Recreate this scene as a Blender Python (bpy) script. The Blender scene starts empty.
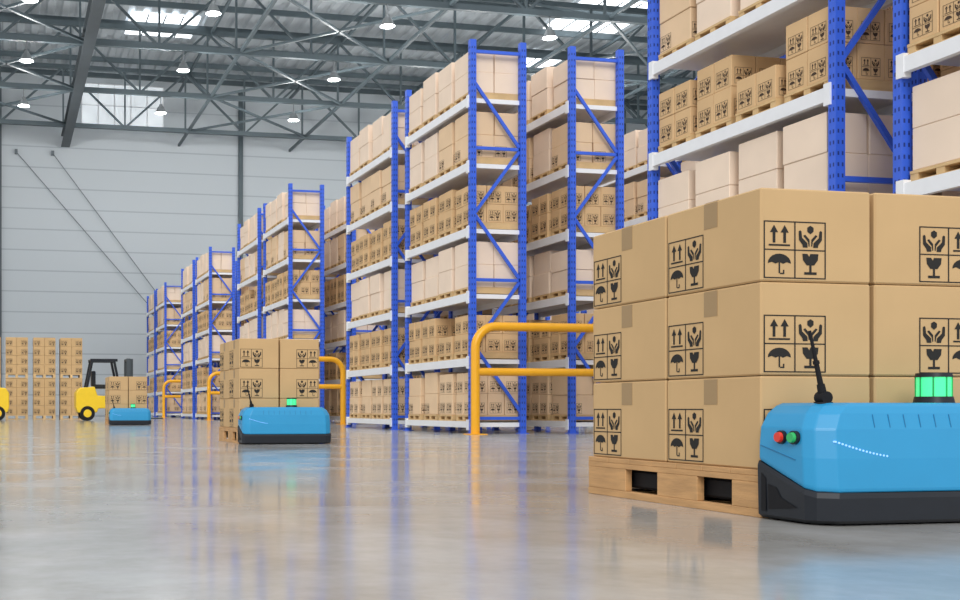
import bpy, bmesh, math, random
from mathutils import Vector, Matrix
random.seed(4)
sc = bpy.context.scene
sc.view_settings.view_transform = 'Standard'
sc.view_settings.look = 'None'
COL = sc.collection

# ------------------------------------------------------------------ materials
def mat(name, col, rough=0.5, metal=0.0, var=0.0, scale=8.0, emis=None, estr=0.0, bump=0.0, bscale=40.0, stretch=None, spec=0.5):
    m = bpy.data.materials.new(name); m.use_nodes = True
    nt = m.node_tree; N = nt.nodes; L = nt.links
    b = N['Principled BSDF']
    b.inputs['Base Color'].default_value = (*col, 1)
    b.inputs['Roughness'].default_value = rough
    b.inputs['Metallic'].default_value = metal
    b.inputs['Specular IOR Level'].default_value = spec
    tc = N.new('ShaderNodeTexCoord'); mp = N.new('ShaderNodeMapping')
    L.new(tc.outputs['Object'], mp.inputs['Vector'])
    if stretch: mp.inputs['Scale'].default_value = stretch
    if var > 0:
        nz = N.new('ShaderNodeTexNoise'); nz.inputs['Scale'].default_value = scale; nz.inputs['Detail'].default_value = 4
        L.new(mp.outputs[0], nz.inputs['Vector'])
        r = N.new('ShaderNodeValToRGB')
        r.color_ramp.elements[0].position = 0.3; r.color_ramp.elements[1].position = 0.7
        r.color_ramp.elements[0].color = (*[c*(1-var) for c in col], 1)
        r.color_ramp.elements[1].color = (*[min(1, c*(1+var)) for c in col], 1)
        L.new(nz.outputs['Fac'], r.inputs['Fac']); L.new(r.outputs['Color'], b.inputs['Base Color'])
    if bump > 0:
        n2 = N.new('ShaderNodeTexNoise'); n2.inputs['Scale'].default_value = bscale
        L.new(mp.outputs[0], n2.inputs['Vector'])
        bp = N.new('ShaderNodeBump'); bp.inputs['Strength'].default_value = bump; bp.inputs['Distance'].default_value = 0.01
        L.new(n2.outputs['Fac'], bp.inputs['Height']); L.new(bp.outputs[0], b.inputs['Normal'])
    if emis:
        b.inputs['Emission Color'].default_value = (*emis, 1); b.inputs['Emission Strength'].default_value = estr
    return m

M_card = mat('cardboard', (0.60, 0.40, 0.20), 0.75, var=0.05, scale=3, spec=0.2)
M_cardR = mat('cardboard_rack', (0.70, 0.47, 0.25), 0.8, var=0.06, scale=2, spec=0.2)
M_cardP = mat('cardboard_pale', (0.88, 0.71, 0.56), 0.8, var=0.04, scale=2, spec=0.2)
M_cardM = mat('cardboard_tan', (0.80, 0.58, 0.37), 0.8, var=0.05, scale=2, spec=0.2)
M_tape = mat('packing_tape', (0.37, 0.24, 0.11), 0.4)
M_ink = mat('print_ink', (0.012, 0.010, 0.008), 0.7)
M_inkR = mat('print_ink_rack', (0.06, 0.035, 0.02), 0.8)
M_wood = mat('pallet_wood', (0.58, 0.33, 0.14), 0.65, var=0.16, scale=5, stretch=(3, 1, 9), bump=0.3)
M_woodR = mat('pallet_wood_rack', (0.66, 0.45, 0.22), 0.7, var=0.1, scale=5)
M_blue = mat('rack_blue_paint', (0.04, 0.13, 0.72), 0.4, var=0.05)
M_hole = mat('rack_slot', (0.01, 0.03, 0.2), 0.6)
M_white = mat('rack_white_paint', (0.86, 0.87, 0.89), 0.4, var=0.02)
M_yel = mat('yellow_paint', (0.90, 0.43, 0.015), 0.35, var=0.03)
M_fyel = mat('forklift_yellow', (0.90, 0.60, 0.02), 0.35, var=0.03)
M_rob = mat('robot_cyan_plastic', (0.022, 0.30, 0.58), 0.34, var=0.02)
M_robD = mat('robot_groove', (0.012, 0.17, 0.36), 0.4)
M_blk = mat('black_plastic', (0.013, 0.016, 0.022), 0.42, var=0.1, spec=.35)
M_dk = mat('dark_rubber', (0.008, 0.008, 0.010), 0.7, spec=.3)
M_red = mat('red_button', (0.75, 0.04, 0.02), 0.3)
M_grn = mat('green_button', (0.02, 0.45, 0.12), 0.3)
M_grnE = mat('green_beacon', (0.05, 0.75, 0.30), 0.25, emis=(0.10, 1.0, 0.35), estr=0.6)
M_led = mat('led_dots', (0.2, 0.4, 0.9), 0.3, emis=(0.35, 0.62, 1.0), estr=0.8)
M_steel = mat('steel_grey', (0.085, 0.115, 0.13), 0.5, metal=0.1, var=0.1, scale=1)
M_steelD = mat('steel_dark', (0.06, 0.075, 0.085), 0.5, metal=0.1, var=0.1, scale=1)
M_rod = mat('rod_grey', (0.14, 0.17, 0.19), 0.5)
M_lampE = mat('lamp_glow', (1, 1, 1), 0.5, emis=(1, 0.98, 0.95), estr=9)
M_lampS = mat('lamp_shade', (0.22, 0.24, 0.25), 0.4, metal=0.3)
M_skyl = mat('skylight_sheet', (0.9, 0.95, 1), 0.5, emis=(0.92, 0.97, 1), estr=2.5)

# ------------------------------------------------------------------ mesh builder
class MB:
    def __init__(s): s.v = []; s.f = []; s.m = []; s.s = []
    def add(s, vs, fs, mi, sm=False):
        o = len(s.v); s.v += [tuple(p) for p in vs]
        for f in fs: s.f.append([i+o for i in f]); s.m.append(mi); s.s.append(sm)
    def box(s, x0, y0, z0, x1, y1, z1, mi=0):
        vs = [(x0,y0,z0),(x1,y0,z0),(x1,y1,z0),(x0,y1,z0),(x0,y0,z1),(x1,y0,z1),(x1,y1,z1),(x0,y1,z1)]
        s.add(vs, [(0,3,2,1),(4,5,6,7),(0,1,5,4),(1,2,6,5),(2,3,7,6),(3,0,4,7)], mi)
    def cbox(s, x0, y0, z0, x1, y1, z1, c, mi=0):
        cx, cy, cz = (x0+x1)/2, (y0+y1)/2, (z0+z1)/2
        h = ((x1-x0)/2, (y1-y0)/2, (z1-z0)/2)
        vs = []; idx = {}
        for sx in (-1,1):
            for sy in (-1,1):
                for sz in (-1,1):
                    sg = (sx,sy,sz)
                    for a in range(3):
                        p = [sg[k]*(h[k] if k == a else h[k]-c) for k in range(3)]
                        idx[(sx,sy,sz,a)] = len(vs); vs.append(p)
        fs = []
        for a in range(3):
            b, d = (a+1)%3, (a+2)%3
            for sa in (-1,1):
                q = []
                for sb, sd in ((-1,-1),(1,-1),(1,1),(-1,1)):
                    sg = [0,0,0]; sg[a]=sa; sg[b]=sb; sg[d]=sd; q.append(idx[(*sg,a)])
                fs.append(q)
        for a in range(3):
            b, d = (a+1)%3, (a+2)%3
            for sb in (-1,1):
                for sd in (-1,1):
                    g0=[0,0,0]; g0[a]=-1; g0[b]=sb; g0[d]=sd
                    g1=list(g0); g1[a]=1
                    fs.append([idx[(*g0,b)], idx[(*g1,b)], idx[(*g1,d)], idx[(*g0,d)]])
        for sx in (-1,1):
            for sy in (-1,1):
                for sz in (-1,1): fs.append([idx[(sx,sy,sz,a)] for a in range(3)])
        out = []
        for f in fs:
            P = [Vector(vs[i]) for i in f]; c0 = sum(P, Vector())/len(P)
            n = (P[1]-P[0]).cross(P[2]-P[0])
            out.append(f if n.dot(c0) > 0 else f[::-1])
        s.add([(p[0]+cx,p[1]+cy,p[2]+cz) for p in vs], out, mi)
    def poly(s, pts, mi=0): s.add(pts, [list(range(len(pts)))], mi)
    def bar(s, p, q, w, h, mi=0):
        p=Vector(p); q=Vector(q); d=(q-p).normalized()
        up = Vector((0,0,1)) if abs(d.z) < 0.95 else Vector((0,1,0))
        a = d.cross(up).normalized()*w/2; b = a.cross(d).normalized()*h/2
        vs = [p-a-b,p+a-b,p+a+b,p-a+b,q-a-b,q+a-b,q+a+b,q-a+b]
        s.add(vs, [(0,3,2,1),(4,5,6,7),(0,1,5,4),(1,2,6,5),(2,3,7,6),(3,0,4,7)], mi)
    def cyl(s, p, q, r0, r1=None, n=16, mi=0, caps=True):
        if r1 is None: r1=r0
        p=Vector(p); q=Vector(q); d=(q-p).normalized()
        up = Vector((0,0,1)) if abs(d.z) < 0.95 else Vector((1,0,0))
        a=d.cross(up).normalized(); b=a.cross(d).normalized()
        A=[p+(a*math.cos(2*math.pi*i/n)+b*math.sin(2*math.pi*i/n))*r0 for i in range(n)]
        B=[q+(a*math.cos(2*math.pi*i/n)+b*math.sin(2*math.pi*i/n))*r1 for i in range(n)]
        s.add(A+B, [(i,(i+1)%n,(i+1)%n+n,i+n) for i in range(n)], mi, True)
        if caps: s.add(A,[list(range(n))[::-1]],mi); s.add(B,[list(range(n))],mi)
    def path(s, pts, r, n=14, mi=0):
        P=[Vector(p) for p in pts]; vs=[]; ref=Vector((0,1,0))
        for i,p in enumerate(P):
            d=(P[min(i+1,len(P)-1)]-P[max(i-1,0)]).normalized()
            a=d.cross(ref).normalized(); b=a.cross(d).normalized()
            vs+=[p+(a*math.cos(2*math.pi*k/n)+b*math.sin(2*math.pi*k/n))*r for k in range(n)]
        fs=[(i*n+k,i*n+(k+1)%n,(i+1)*n+(k+1)%n,(i+1)*n+k) for i in range(len(P)-1) for k in range(n)]
        s.add(vs,fs,mi,True)
    def loft(s, rings, mi=0, cap0=True, cap1=True):
        n=len(rings[0]); vs=[p for r in rings for p in r]
        fs=[(i*n+k,i*n+(k+1)%n,(i+1)*n+(k+1)%n,(i+1)*n+k) for i in range(len(rings)-1) for k in range(n)]
        if cap0: fs.append(list(range(n))[::-1])
        if cap1: fs.append([ (len(rings)-1)*n+k for k in range(n)])
        s.add(vs,fs,mi)
    def exz(s, pts, y0, y1, mi=0):
        A=[(x,y0,z) for x,z in pts]; B=[(x,y1,z) for x,z in pts]; n=len(pts)
        s.add(A+B, [(i,(i+1)%n,(i+1)%n+n,i+n) for i in range(n)]+[list(range(n))[::-1],[n+i for i in range(n)]], mi)
    def mesh(s, name, mats):
        me=bpy.data.meshes.new(name); me.from_pydata(s.v,[],s.f)
        for m in mats: me.materials.append(m)
        me.polygons.foreach_set('material_index', s.m); me.polygons.foreach_set('use_smooth', s.s)
        me.update(); return me
def obj(name, me, parent=None, loc=(0,0,0), rz=0):
    o=bpy.data.objects.new(name, me); COL.objects.link(o); o.location=loc; o.rotation_euler=(0,0,rz)
    if parent: o.parent=parent
    return o
def empty(name, loc=(0,0,0), rz=0):
    return obj(name, None, None, loc, rz)

# ------------------------------------------------------------------ handling label
def rect(a,b,c,d): return [(a,b),(c,b),(c,d),(a,d)]
t=0.020
FR = [rect(0,0,1,t),rect(0,1-t,1,1),rect(0,t,t,1-t),rect(1-t,t,1,1-t),rect(.5-t/2,t,.5+t/2,1-t),rect(t,.5-t/2,.5-t/2,.5+t/2),rect(.5+t/2,.5-t/2,1-t,.5+t/2)]
IL=[]; IR=[]
for x in (.165,.335):
    IL += [rect(x-.022,.62,x+.022,.80),[(x-.065,.80),(x+.065,.80),(x,.93)]]
IL += [rect(.08,.565,.42,.595)]
h1=[(.56,.83),(.585,.85),(.605,.83),(.615,.72),(.70,.63),(.705,.55),(.63,.55),(.62,.60),(.565,.68)]
h2=[(.635,.755),(.665,.775),(.735,.69),(.737,.57),(.722,.57),(.712,.65)]
h3=[(.70,.83),(.75,.785),(.80,.83),(.80,.90),(.75,.935),(.70,.90)]
for hh in (h1,h2): IR += [hh,[(1.5-x,y) for x,y in hh][::-1]]
IR += [h3]
can=[(.25+.185*math.cos(a),.26+.17*math.sin(a)) for a in [math.pi*i/10 for i in range(11)]]
can += [(.13,.285),(.19,.255),(.25,.285),(.31,.255),(.37,.285)]
IL += [can,rect(.238,.09,.262,.28),rect(.262,.075,.33,.098),rect(.308,.098,.33,.15)]
IR += [[(.62,.44),(.70,.44),(.73,.39),(.75,.44),(.88,.44),(.87,.33),(.81,.24),(.69,.24),(.63,.33)],rect(.732,.12,.768,.24),rect(.65,.075,.85,.12)]
LAB=FR+IL+IR
LAB2=FR+[[(x+.5,y) for x,y in p] for p in IL]+[[(x-.5,y) for x,y in p] for p in IR]
def label(mb,o,u,v,n,w,h,mi,off=0.0015,L_=None):
    o=Vector(o)+Vector(n)*off; u=Vector(u); v=Vector(v)
    for p in (L_ or LAB): mb.poly([o+u*(a*w)+v*(b*h) for a,b in p],mi)

# ------------------------------------------------------------------ pallet + cartons
PX,PY,PZ=0.965,1.22,0.176
def pallet_mesh(name,mats):
    mb=MB()
    nb=7; w=PY/nb
    for i in range(nb): mb.cbox(0,i*w+.001,PZ-.022,PX,(i+1)*w-.001,PZ,.002,0)
    ys=[(0,.17),(.38,.66),(.90,PY)]
    xs=[(0,.035),(PX/2-.03,PX/2+.03),(PX-.035,PX)]
    for xa,xb in xs:
        mb.cbox(xa+.0005,0.001,PZ-.045,xb-.0005,PY-.001,PZ-.0225,.001,0)
        for ya,yb in ys: mb.cbox(xa+.001,ya+.002,.032,xb-.001,yb-.002,PZ-.0455,.002,0)
        mb.cbox(xa,0,0,xb,PY,.0315,.002,0)
    for ya,yb in ys: mb.cbox(.036,ya+.03,.0,PX-.036,yb-.03,.028,.002,0)
    return mb.mesh(name,mats)
ME_pallet=pallet_mesh('pallet_mesh',[M_wood])

CX,CY,CZ=.47,.589,.346
def carton_mesh(name,right):
    mb=MB(); mb.cbox(.0015,.0015,.001,CX-.0015,CY-.0015,CZ-.001,.006,0)
    w,h=.262,.212
    x0=.012 if not right else CX-.012-w
    label(mb,(x0,0.0015,.012),(1,0,0),(0,0,1),(0,-1,0),w,h,2,L_=LAB2 if right else LAB)
    label(mb,(.0015,CY-.014,.012),(0,-1,0),(0,0,1),(-1,0,0),.235,h,2)
    label(mb,(CX-.0015,.014,.012),(0,1,0),(0,0,1),(1,0,0),.235,h,2)
    label(mb,(x0+w,CY-.0015,.012),(-1,0,0),(0,0,1),(0,1,0),w,h,2)
    tw=.042; yc=CY/2
    mb.box(0.0002,yc-tw,CZ-.105,.0015,yc+tw,CZ-.006,1)
    mb.box(CX-.0015,yc-tw,CZ-.105,CX-.0002,yc+tw,CZ-.006,1)
    mb.box(.006,yc-tw,CZ-.001,CX-.006,yc+tw,CZ-.0002,1)
    return mb.mesh(name,[M_card,M_tape,M_ink])
ME_cL=carton_mesh('carton_mesh',False); ME_cR=carton_mesh('carton_mesh_r',True)
def pallet_load(x,y,layers=3,rz=0):
    e=empty('loaded_pallet',(x,y,0),rz)
    obj('pallet',ME_pallet,e)
    k=1
    for l in range(layers):
        for j in range(2):
            for i in range(2):
                gx=.010 if i else 0
                obj('carton_%d'%k, ME_cR if i else ME_cL, e, (.004+i*(CX+.005)+gx, .006+j*(CY+.006), PZ+.0005+l*(CZ+.001))); k+=1
    return e

# ------------------------------------------------------------------ robot
RW,RD=1.05,.315
def robot(x,y):
    e=empty('pallet_transport_robot',(x,y,0))
    def plan(ix,iy,c,zf,zb):
        return [(ix,0,zb),(ix,-(RD-.075)+iy,zf+(zb-zf)*.10),(ix+.020,-(RD-.040)+iy,zf),(ix+.075,-RD+iy,zf),(RW-ix-.075,-RD+iy,zf),
                (RW-ix-.020,-(RD-.040)+iy,zf),(RW-ix,-(RD-.075)+iy,zf+(zb-zf)*.10),(RW-ix,0,zb)]
    mb=MB()
    mb.loft([plan(.02,.02,.06,.006,.006),plan(.004,.003,.06,.018,.018),plan(.0,.0,.06,.095,.195),plan(.006,.006,.06,.113,.212)],0)
    for xs_,q in ((-.001,1),(RW+.001,1)):
        mb.poly([(xs_,-.205,.055),(xs_,-.06,.04),(xs_,-.055,.13),(xs_,-.10,.12),(xs_,-.125,.085)],1)
        mb.poly([(xs_,-.045,.03),(xs_,-.02,.03),(xs_,-.02,.17),(xs_,-.045,.15)],1)
    for xx in (.2,.85): mb.cyl((xx,-.14,.0),(xx,-.14,.03),.05,.05,16,1)
    obj('base_skirt',mb.mesh('robot_base',[M_blk,M_dk]),e)
    mb=MB()
    mb.loft([plan(.010,.012,.06,.114,.213),plan(.006,.010,.06,.128,.225),plan(.006,.016,.062,.23,.27),plan(.012,.028,.066,.33,.335),plan(.040,.042,.07,.385,.385),plan(.075,.054,.075,.412,.412),plan(.10,.066,.08,.422,.422)],0)
    o=obj('body_shell',mb.mesh('robot_body',[M_rob]),e)
    bv=o.modifiers.new('bev','BEVEL'); bv.width=.005; bv.segments=2; bv.limit_method='ANGLE'; bv.angle_limit=.3
    mb=MB()
    for i in range(10):      # vent grooves on the sloping hood
        xx=.24+i*.062
        mb.bar((xx,-RD+.0405,.381),(xx,-RD+.0298,.336),.003,.003,0)
    mb.bar((.0055,-.19,.222),(.0055,-.01,.268),.003,.003,0)
    obj('hood_grooves',mb.mesh('robot_grooves',[M_robD]),e)
    mb=MB(); bx,by=.60,-.16
    mb.cyl((bx,by,.422),(bx,by,.445),.066,.061,28,0)
    mb.cyl((bx,by,.445),(bx,by,.515),.055,.055,28,1,False)
    for a in range(8): 
        an=a*math.pi/4; mb.bar((bx+.056*math.cos(an),by+.056*math.sin(an),.445),(bx+.056*math.cos(an),by+.056*math.sin(an),.515),.004,.004,2)
    mb.cyl((bx,by,.515),(bx,by,.530),.060,.057,28,0)
    obj('beacon_light',mb.mesh('robot_beacon',[M_blk,M_grnE,M_grn]),e)
    mb=MB()
    b0=Vector((.125,-.18,.405))
    mb.cyl(b0,b0+Vector((0,0,.02)),.035,.03,20,0)
    mb.cyl(b0+Vector((0,-.02,.035)),b0+Vector((0,.02,.035)),.022,.022,16,0)
    d=Vector((-.055,0,.235))
    p1=b0+Vector((0,0,.035)); 
    mb.cyl(p1,p1+d*.20,.015,.013,14,0); mb.cyl(p1+d*.20,p1+d*.5,.0095,.008,12,0)
    mb.cyl(p1+d*.5,p1+d*.55,.011,.011,12,0); mb.cyl(p1+d*.55,p1+d,.007,.005,12,0)
    obj('antenna',mb.mesh('robot_antenna',[M_dk]),e)
    mb=MB()
    for yy,mi in ((-.120,0),(-.185,1)):
        mb.cyl((.012,yy,.300),(-.003,yy,.300),.024,.024,20,2); mb.cyl((-.003,yy,.300),(-.014,yy,.300),.019,.017,20,mi)
    obj('control_buttons',mb.mesh('robot_buttons',[M_red,M_grn,M_blk]),e)
    mb=MB()
    for i in range(16):
        tt=i/15; xx=.078+.200*tt; zz=.288-.050*math.sin(tt*1.1)/math.sin(1.1)
        yf=-RD+.011+ (zz-.135)*.075
        mb.cyl((xx,yf+.01,zz),(xx,yf-.003,zz),.0035,.0035,10,0)
    obj('status_led_strip',mb.mesh('robot_leds',[M_led]),e)
    mb=MB()
    for xx in (.07,.56): mb.cbox(xx,.0,.045,xx+.34,1.15,.125,.01,0)
    obj('lifting_forks',mb.mesh('robot_forks',[M_dk]),e)
    return e

for (px,py) in ((2.720,3.570),(2.645,12.40),(2.56,27.6)):
    pallet_load(px,py); robot(px-.02,py-.008)

# ------------------------------------------------------------------ pallet racks
BL,BD,BH=2.95,.965,6.33
LV=[.20,1.22,2.27,3.32,4.37,5.42]
def upright(mb,x,y):
    w=.10; d=.09
    xa,xb=(x,x+w); ya,yb=(y,y+d)
    mb.box(xa,ya,.01,xb,yb,BH,0)
    mb.box(xa-.03,ya-.03,0,xb+.03,yb+.03,.012,0)
    n=int(BH/.1)
    for i in range(1,n):
        z=i*.1
        for c in (.028,.072):
            mb.box(xa+c-.008,ya-.0015,z-.017,xa+c+.008,ya,z+.017,1)
            mb.box(xa+c-.008,yb,z-.017,xa+c+.008,yb+.0015,z+.017,1)
        for c in (.025,.065):
            mb.box(xa-.0015,ya+c-.007,z-.017,xa,ya+c+.007,z+.017,1)
            mb.box(xb,ya+c-.007,z-.017,xb+.0015,ya+c+.007,z+.017,1)
def rack_mesh():
    mb=MB()
    for y in (0,BL-.09):
        upright(mb,0,y); upright(mb,BD-.10,y)
        zz=[.35,1.42,2.48,3.54,4.60,5.66,6.15]
        xa,xb=.08,BD-.08; yc=y+.045
        for i in range(5):
            p,q=((xa,yc,zz[i]),(xb,yc,zz[i+1])) if i%2 else ((xb,yc,zz[i]),(xa,yc,zz[i+1]))
            mb.bar(p,q,.035,.05,0)
        for z in (.25,2.48,4.60,6.15): mb.bar((xa,yc,z),(xb,yc,z),.035,.05,0)
    for z in LV:
        hb=.13 if z>.5 else .10
        for x in (-.012,BD-.05):
            mb.box(x,.0905,z-hb,x+.062,BL-.0905,z,2)
            for ye in (.05,BL-.13):
                mb.box(x-.006,ye,z-hb-.04,x+.068,ye+.08,z+.03,2)
        if z>.5: mb.box(.052,.1,z-.04,BD-.052,BL-.1,z-.015,2)
        mb.box(.05,.05,z-.09,BD-.05,.085,z-.02,2)
    return mb.mesh('rack_frame',[M_blue,M_hole,M_white])
ME_rack=rack_mesh()
def small_pallet(mb,x0,y0,z,w,d):
    mb.box(x0,y0,z+.075,x0+w,y0+d,z+.10,3)
    for yy in (0,d/2-.04,d-.08): mb.box(x0+.005,y0+yy,z+.022,x0+w-.005,y0+yy+.08,z+.074,3)
    mb.box(x0,y0,z,x0+w,y0+d,z+.021,3)
def goods_mesh(seed):
    R=random.Random(seed); mb=MB()
    kinds=['tan','lab','pale','lab','tan2','pale']
    for z,k in zip(LV,kinds):
        sw=.60; gap=(BL-.24-4*sw)/3
        for i in range(4):
            y0=.12+i*(sw+gap)+R.uniform(-.02,.02)*(0 if i in(0,3) else 1); x0=.04+R.uniform(-.03,.025); d=BD-.08
            small_pallet(mb,x0,y0,z+.001,d,sw)
            zb=z+.102
            kk=k
            if k=='tan' and R.random()<.4: kk='tan2'
            if k=='tan2' and R.random()<.35: kk='pale'
            if kk in('pale','tan2'):
                m=0 if kk=='pale' else 1
                hh=R.choice((.37,.37,.35,.33))
                for l in range(2):
                    for j in range(2):
                        jx=R.uniform(-.010,.010); jy=R.uniform(-.008,.008)
                        mb.cbox(x0+.012+j*.437+jx,y0+.012+jy,zb+l*hh,x0+.44+j*.437+jx,y0+sw-.012+jy,zb+(l+1)*hh-.003,.006,m)
                        if kk=='tan2' and j==0 and l==0: label(mb,(x0+.012+jx,y0+sw-.03+jy,zb+l*hh+.02),(0,-1,0),(0,0,1),(-1,0,0),.2,.17,4,.003)
                        if kk=='tan2' and l==0: label(mb,(x0+.03+j*.437+jx,y0+.012+jy,zb+l*hh+.02),(1,0,0),(0,0,1),(0,-1,0),.2,.17,4,.003)
            else:
                m=2 if k=='lab' else 1
                hh=.33 if k=='lab' else .345
                if k=='lab' and R.random()<.3: hh=.30
                for l in range(2):
                    if k=='lab' and l==1 and R.random()<.12: continue
                    for a in range(2):
                        for j in range(3):
                            jx=R.uniform(-.006,.006); jy=R.uniform(-.004,.004)
                            xa=x0+.01+j*.29+jx; ya=y0+.008+a*.295+jy
                            mb.cbox(xa,ya,zb+l*hh,xa+.284,ya+.287,zb+(l+1)*hh-.003,.005,m)
                            if j==0: label(mb,(xa,ya+.25,zb+l*hh+.03),(0,-1,0),(0,0,1),(-1,0,0),.20,.17,4,.003)
                            if a==0: label(mb,(xa+.035,ya,zb+l*hh+.03),(1,0,0),(0,0,1),(0,-1,0),.20,.17,4,.003)
    return mb.mesh('rack_goods_%d'%seed,[M_cardP,M_cardM,M_cardR,M_woodR,M_inkR])
GM=[goods_mesh(i) for i in range(4)]
nb=0
for x in (7.31,9.05,12.9,14.65):
    for b in range(5):
        for s in range(2):
            y=5.0+11.5*b+s*3.6
            e=empty('pallet_rack',(x,y,0)); nb+=1
            obj('frame',ME_rack,e); obj('stored_cartons',GM[(nb*3)%4],e)

# ------------------------------------------------------------------ yellow barriers
def barrier(x,y,L,H=1.76):
    mb=MB(); r=.07; R=.34
    pts=[(r,0,.0),(r,0,H-r-R)]
    for i in range(1,9):
        a=math.pi/2*i/8; pts.append((r+R-R*math.cos(a),0,H-r-R+R*math.sin(a)))
    for i in range(0,9):
        a=math.pi/2*i/8; pts.append((L-r-R+R*math.sin(a),0,H-r-R+R*math.cos(a)))
    pts.append((L-r,0,0))
    mb.path(pts,r,18,0)
    mb.cyl((r,0,.98),(L-r,0,.98),r*.9,None,16,0)
    for xx in (r,L-r):
        mb.box(xx-.14,-.14,0,xx+.14,.14,.015,0)
    obj('safety_barrier',mb.mesh('barrier_mesh',[M_yel]),None,(x,y,0))
barrier(7.12,16.05,2.85)
barrier(7.12,27.4,1.55)
barrier(7.12,38.9,2.85)
barrier(7.12,50.4,2.85)

# ------------------------------------------------------------------ far stacks of cartons on pallets
def mini_stack():
    mb=MB(); W=.84
    for s in range(2):
        z0=s*1.57
        mb.box(0,0,z0+.14,W,.95,z0+.17,1)
        for xx in (0,W/2-.05,W-.1): mb.box(xx,0,z0+.03,xx+.1,.95,z0+.139,1)
        mb.box(0,0,z0,W,.95,z0+.029,1)
        for l in range(4):
            for i in range(2):
                for j in range(2):
                    xa=i*.42+.003; ya=j*.475+.004; za=z0+.171+l*.348
                    mb.cbox(xa,ya,za,xa+.414,ya+.465,za+.344,.006,0)
                    if j==0: label(mb,(xa+(.02 if i==0 else .16),ya,za+.03),(1,0,0),(0,0,1),(0,-1,0),.23,.20,2,.004)
                    if i==0: label(mb,(xa,ya+.44,za+.03),(0,-1,0),(0,0,1),(-1,0,0),.23,.20,2,.004)
                    if i==1: label(mb,(xa+.414,ya+.03,za+.03),(0,1,0),(0,0,1),(1,0,0),.23,.20,2,.004)
    return mb.mesh('stack_mesh',[M_card,M_woodR,M_ink])
MS=mini_stack()
for x in (-1.0,.02,1.06,2.08): obj('carton_stack',MS,None,(x,42.6,0))

# ------------------------------------------------------------------ forklift
def forklift(x,y,rz=0):
    e=empty('forklift',(x,y,0),rz)
    mb=MB(); W=.56
    mb.exz([(0.06,.28),(0,.45),(.0,.95),(.12,1.12),(.62,1.16),(.72,.86),(1.20,.84),(1.32,1.0),(1.58,1.0),(1.66,.75),(1.66,.38),(1.2,.30),(1.15,.42),(.75,.42),(.70,.28)],-W,W,0)
    o=obj('body',mb.mesh('fl_body',[M_fyel]),e); bv=o.modifiers.new('b','BEVEL'); bv.width=.03; bv.segments=2
    mb=MB()
    for xx,r in ((.38,.25),(1.42,.32)):
        for s in (-1,1):
            mb.cyl((xx,s*(W+.02),r),(xx,s*(W-.18),r),r,r,28,0)
            mb.cyl((xx,s*(W+.03),r),(xx,s*(W+.018),r),r*.5,r*.55,20,1)
    obj('wheels',mb.mesh('fl_wheels',[M_dk,M_fyel]),e)
    mb=MB()
    for s in (-1,1):
        mb.bar((.36,s*.5,1.12),(.55,s*.5,2.06),.08,.09,0); mb.bar((1.50,s*.5,.95),(1.28,s*.5,2.06),.08,.09,0)
        mb.bar((.48,s*.5,2.06),(1.40,s*.5,2.06),.08,.09,0)
    for i in range(7): mb.bar((.52+i*.13,-.5,2.08),(.52+i*.13,.5,2.08),.05,.04,0)
    mb.cbox(.62,-.25,1.10,1.06,.25,1.24,.03,0); mb.cbox(.54,-.25,1.18,.68,.25,1.70,.03,0)
    mb.bar((1.40,0,.95),(1.22,0,1.36),.05,.05,0); mb.cyl((1.235,0,1.35),(1.20,0,1.37),.16,.16,20,0)
    obj('overhead_guard_and_seat',mb.mesh('fl_guard',[M_blk]),e)
    mb=MB()
    for s in (-1,1):
        mb.box(1.72,s*.38-.05,.08,1.86,s*.38+.05,2.12,0); mb.box(1.87,s*.30-.04,.08,1.95,s*.30+.04,2.12,0)
        mb.cbox(1.98,s*.27-.06,.05,3.0,s*.27+.06,.10,.01,0); mb.box(1.96,s*.27-.06,.05,2.02,s*.27+.06,.62,0)
    for z in (.15,1.1,2.05): mb.box(1.73,-.38,z,1.85,.38,z+.08,0)
    for z in (.2,.55): mb.box(1.951,-.5,z,1.975,.5,z+.1,0)
    for i in range(7): mb.bar((1.965,-.45+i*.15,.6),(1.965,-.45+i*.15,1.25),.03,.03,0)
    mb.bar((1.965,-.5,1.25),(1.965,.5,1.25),.04,.04,0)
    obj('mast_and_forks',mb.mesh('fl_mast',[M_steelD]),e)
forklift(2.36,38.0); forklift(0.14,39.0,math.pi)

# ------------------------------------------------------------------ room shell
def simple(name,mb,mats): return obj(name,mb.mesh(name+'_mesh',mats))
m=bpy.data.materials.new('polished_concrete'); m.use_nodes=True; nt=m.node_tree; N=nt.nodes; L=nt.links; b=N['Principled BSDF']
tc=N.new('ShaderNodeTexCoord')
def noise(sc_,det=5,rg=.55):
    n=N.new('ShaderNodeTexNoise'); n.inputs['Scale'].default_value=sc_; n.inputs['Detail'].default_value=det; n.inputs['Roughness'].default_value=rg
    L.new(tc.outputs['Object'],n.inputs['Vector']); return n
n1=noise(1.1,9,.66); r1=N.new('ShaderNodeValToRGB'); r1.color_ramp.elements[0].position=.38; r1.color_ramp.elements[1].position=.60
r1.color_ramp.elements[0].color=(.42,.405,.375,1); r1.color_ramp.elements[1].color=(.56,.56,.55,1)
L.new(n1.outputs['Fac'],r1.inputs['Fac'])
n2=noise(14,4); mx=N.new('ShaderNodeMixRGB'); mx.blend_type='MULTIPLY'; mx.inputs['Fac'].default_value=.2
L.new(r1.outputs['Color'],mx.inputs['Color1']); L.new(n2.outputs['Fac'],mx.inputs['Color2']); L.new(mx.outputs[0],b.inputs['Base Color'])
n3=noise(1.3,6); mr=N.new('ShaderNodeMapRange'); mr.inputs['From Min'].default_value=.3; mr.inputs['From Max'].default_value=.7
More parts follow.
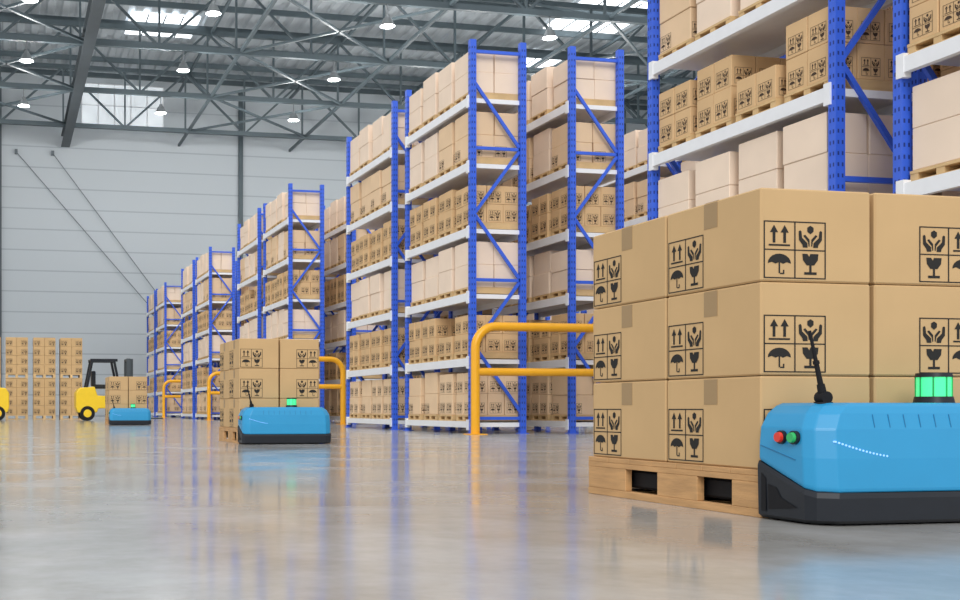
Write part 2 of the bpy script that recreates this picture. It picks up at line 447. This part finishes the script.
mr.inputs['To Min'].default_value=.08; mr.inputs['To Max'].default_value=.19; L.new(n3.outputs['Fac'],mr.inputs['Value']); L.new(mr.outputs[0],b.inputs['Roughness'])
n4=noise(3,3); bp=N.new('ShaderNodeBump'); bp.inputs['Strength'].default_value=.03; bp.inputs['Distance'].default_value=.01
L.new(n4.outputs['Fac'],bp.inputs['Height']); L.new(bp.outputs[0],b.inputs['Normal']); b.inputs['Specular IOR Level'].default_value=.5
mb=MB(); mb.box(-30,-15,-.2,45,62.3,0,0); simple('floor',mb,[m])
m=bpy.data.materials.new('wall_cladding'); m.use_nodes=True; nt=m.node_tree; N=nt.nodes; L=nt.links; b=N['Principled BSDF']
tc=N.new('ShaderNodeTexCoord'); sp=N.new('ShaderNodeSeparateXYZ'); L.new(tc.outputs['Object'],sp.inputs[0])
d=N.new('ShaderNodeMath'); d.operation='DIVIDE'; d.inputs[1].default_value=1.15; L.new(sp.outputs['Z'],d.inputs[0])
fr=N.new('ShaderNodeMath'); fr.operation='FRACT'; L.new(d.outputs[0],fr.inputs[0])
lt=N.new('ShaderNodeMath'); lt.operation='LESS_THAN'; lt.inputs[1].default_value=.06; L.new(fr.outputs[0],lt.inputs[0])
mx=N.new('ShaderNodeMixRGB'); mx.inputs['Color1'].default_value=(.55,.60,.635,1); mx.inputs['Color2'].default_value=(.40,.45,.49,1)
L.new(lt.outputs[0],mx.inputs['Fac']); L.new(mx.outputs[0],b.inputs['Base Color']); b.inputs['Roughness'].default_value=.5
mb=MB(); mb.box(-30,62,0,45,62.3,19.6,0); simple('wall_back',mb,[m])
mb=MB(); mb.box(45,-15,0,45.3,62.3,19.6,0); simple('wall_right',mb,[m])
mb=MB()
for x0,x1 in ((4.2,8.8),):
    mb.box(x0,61.9,16.2,x1,61.99,18.6,0)
    for i in range(6):
        xx=x0+(x1-x0)*i/5; mb.box(xx-.03,61.85,16.15,xx+.03,61.9,18.65,1)
    for z in (16.15,17.4,18.6): mb.box(x0,61.85,z,x1,61.9,z+.05,1)
M_win=mat('glazing',(.80,.87,.92),.3,emis=(.9,.96,1),estr=.4)
simple('window_1',mb,[M_win,M_white])
mb=MB(); zr=19.0; x=-30; vs=[];fs=[]; y0,y1=34,62.0
prof=[]; 
while x<45:
    prof+=[(x,0),(x+.28,0),(x+.36,.12),(x+.60,.12)]; x+=.68
for px_,pz in prof: vs+=[(px_,y0,zr+pz),(px_,y1,zr+pz)]
fs=[(2*i,2*i+2,2*i+3,2*i+1) for i in range(len(prof)-1)]
mb.add(vs,fs,0)
M_roof=mat('roof_sheet',(.44,.48,.51),.45,metal=.1,var=.08,scale=.6)
simple('ceiling',mb,[M_roof])
mb=MB()
for x0,y0_,x1,y1_ in ((5.8,51.3,9.1,54.3),(25.7,45.5,29.5,49.5),(26,53,29,55.5),(16,40,19,44),(-4,50,-1,54)):
    mb.box(x0,y0_,zr-.06,x1,y1_,zr-.02,0)
    for i in range(1,4): mb.box(x0+(x1-x0)*i/4-.03,y0_,zr-.09,x0+(x1-x0)*i/4+.03,y1_,zr-.061,1)
simple('skylight_panels',mb,[M_skyl,M_steel])
mb=MB(); zb,zt=15.35,18.4; XL,XR=-29.5,44.5; P=3.25
n=int((XR-XL)/P)
mb.bar((XL,0,zb),(XR,0,zb),.2,.22,0); mb.bar((XL,0,zt),(XR,0,zt),.2,.22,0)
for i in range(n):
    xa=XL+i*P; xb=xa+P
    mb.bar((xa,0,zb),(xa,0,zt),.09,.09,0)
    if i%2: mb.bar((xa,0,zb),(xb,0,zt),.10,.10,0)
    else: mb.bar((xa,0,zt),(xb,0,zb),.10,.10,0)
MT=mb.mesh('truss_mesh',[M_steel])
TY=[38.4,45.1,51.8,58.4]
for y in TY: obj('roof_truss',MT,None,(0,y,0))
mb=MB()
y=35.5
while y<62: mb.bar((-29.5,y,18.75),(44.5,y,18.75),.10,.26,0); y+=2.8
for x in (-10,-3.2,9.7,16.2,22.7,29.2,35.7):
    mb.bar((x,34.5,zb+.05),(x,61.9,zb+.05),.13,.13,0); mb.bar((x,34.5,zt),(x,61.9,zt),.12,.12,0)
for k,(ya,yb) in enumerate(zip(TY[:-1],TY[1:])):
    for x in (-3.2,9.7,22.7):
        mb.bar((x,ya,zb),(x+6.5,yb,zb),.1,.1,0)
        mb.bar((x+6.5,ya,zb),(x,yb,zb),.1,.1,0)
    for x in (-3.2,9.7,22.7): mb.bar((x,ya,zb),(x,yb,zt),.10,.10,0)
simple('roof_bracing',mb,[M_steel])
mb=MB()
x=3.3
mb.box(x-.24,34.5,zb+.25,x+.24,61.9,zb+.29,0); mb.box(x-.24,34.5,zb-.35,x+.24,61.9,zb-.31,0); mb.box(x-.05,34.5,zb-.31,x+.05,61.9,zb+.25,0)
simple('ceiling_i_beam',mb,[M_steelD])
for x in (-.3,13.3,27,40):
    mb=MB(); mb.box(-.12,-.16,0,.12,-.13,18.7,0); mb.box(-.12,-.03,0,.12,0,18.7,0); mb.box(-.03,-.13,0,.03,-.03,18.7,0)
    obj('steel_column',mb.mesh('column_mesh',[M_steel]),None,(x,61.99,0))
mb=MB()
mb.cyl((.6,61.8,14.6),(8.2,61.8,6.0),.022,n=6,mi=0); mb.cyl((2.6,61.8,14.6),(9.0,61.8,6.2),.022,n=6,mi=0)
for xx in (.6,2.6): mb.box(xx-.08,61.78,14.5,xx+.08,61.99,14.75,0)
simple('wall_tie_rods',mb,[M_rod])
mb=MB()
mb.cyl((0,0,0.10),(0,0,.40),.28,.14,24,0,False); mb.cyl((0,0,.40),(0,0,.52),.10,.08,16,0); mb.cyl((0,0,.5),(0,0,.93),.025,n=8,mi=0)
mb.cyl((0,0,.11),(0,0,.13),.25,.25,24,1)
ML=mb.mesh('lamp_mesh',[M_lampS,M_lampE])
for x in (.85,7.25,13.75,20.2,26.7):
    for y in TY[:3]:
        e=obj('high_bay_lamp',ML,None,(x,y-.02,14.33))
        l=bpy.data.lights.new('lamp_light','POINT'); l.energy=370; l.shadow_soft_size=.25; l.color=(1,.99,.97)
        o=bpy.data.objects.new('bulb',l); COL.objects.link(o); o.parent=e; o.location=(0,0,-.35)

# ------------------------------------------------------------------ light
w=bpy.data.worlds.new('World'); sc.world=w; w.use_nodes=True
bg=w.node_tree.nodes['Background']; bg.inputs['Color'].default_value=(.95,.97,1,1); bg.inputs['Strength'].default_value=.95
s=bpy.data.lights.new('sun','SUN'); s.energy=1.55; s.angle=math.radians(30); s.color=(1,.985,.96)
o=bpy.data.objects.new('sun',s); COL.objects.link(o)
o.rotation_euler=Vector((.42,1,-.75)).to_track_quat('-Z','Y').to_euler()

# ------------------------------------------------------------------ camera
c=bpy.data.cameras.new('camera'); co=bpy.data.objects.new('camera',c); COL.objects.link(co); sc.camera=co
c.sensor_width=36; c.lens=41.25; c.shift_x=(480-227)/960; c.shift_y=(409-300)/960; c.clip_end=400
co.location=(0,0,.40); co.rotation_euler=(math.radians(90),0,-math.radians(11.41))
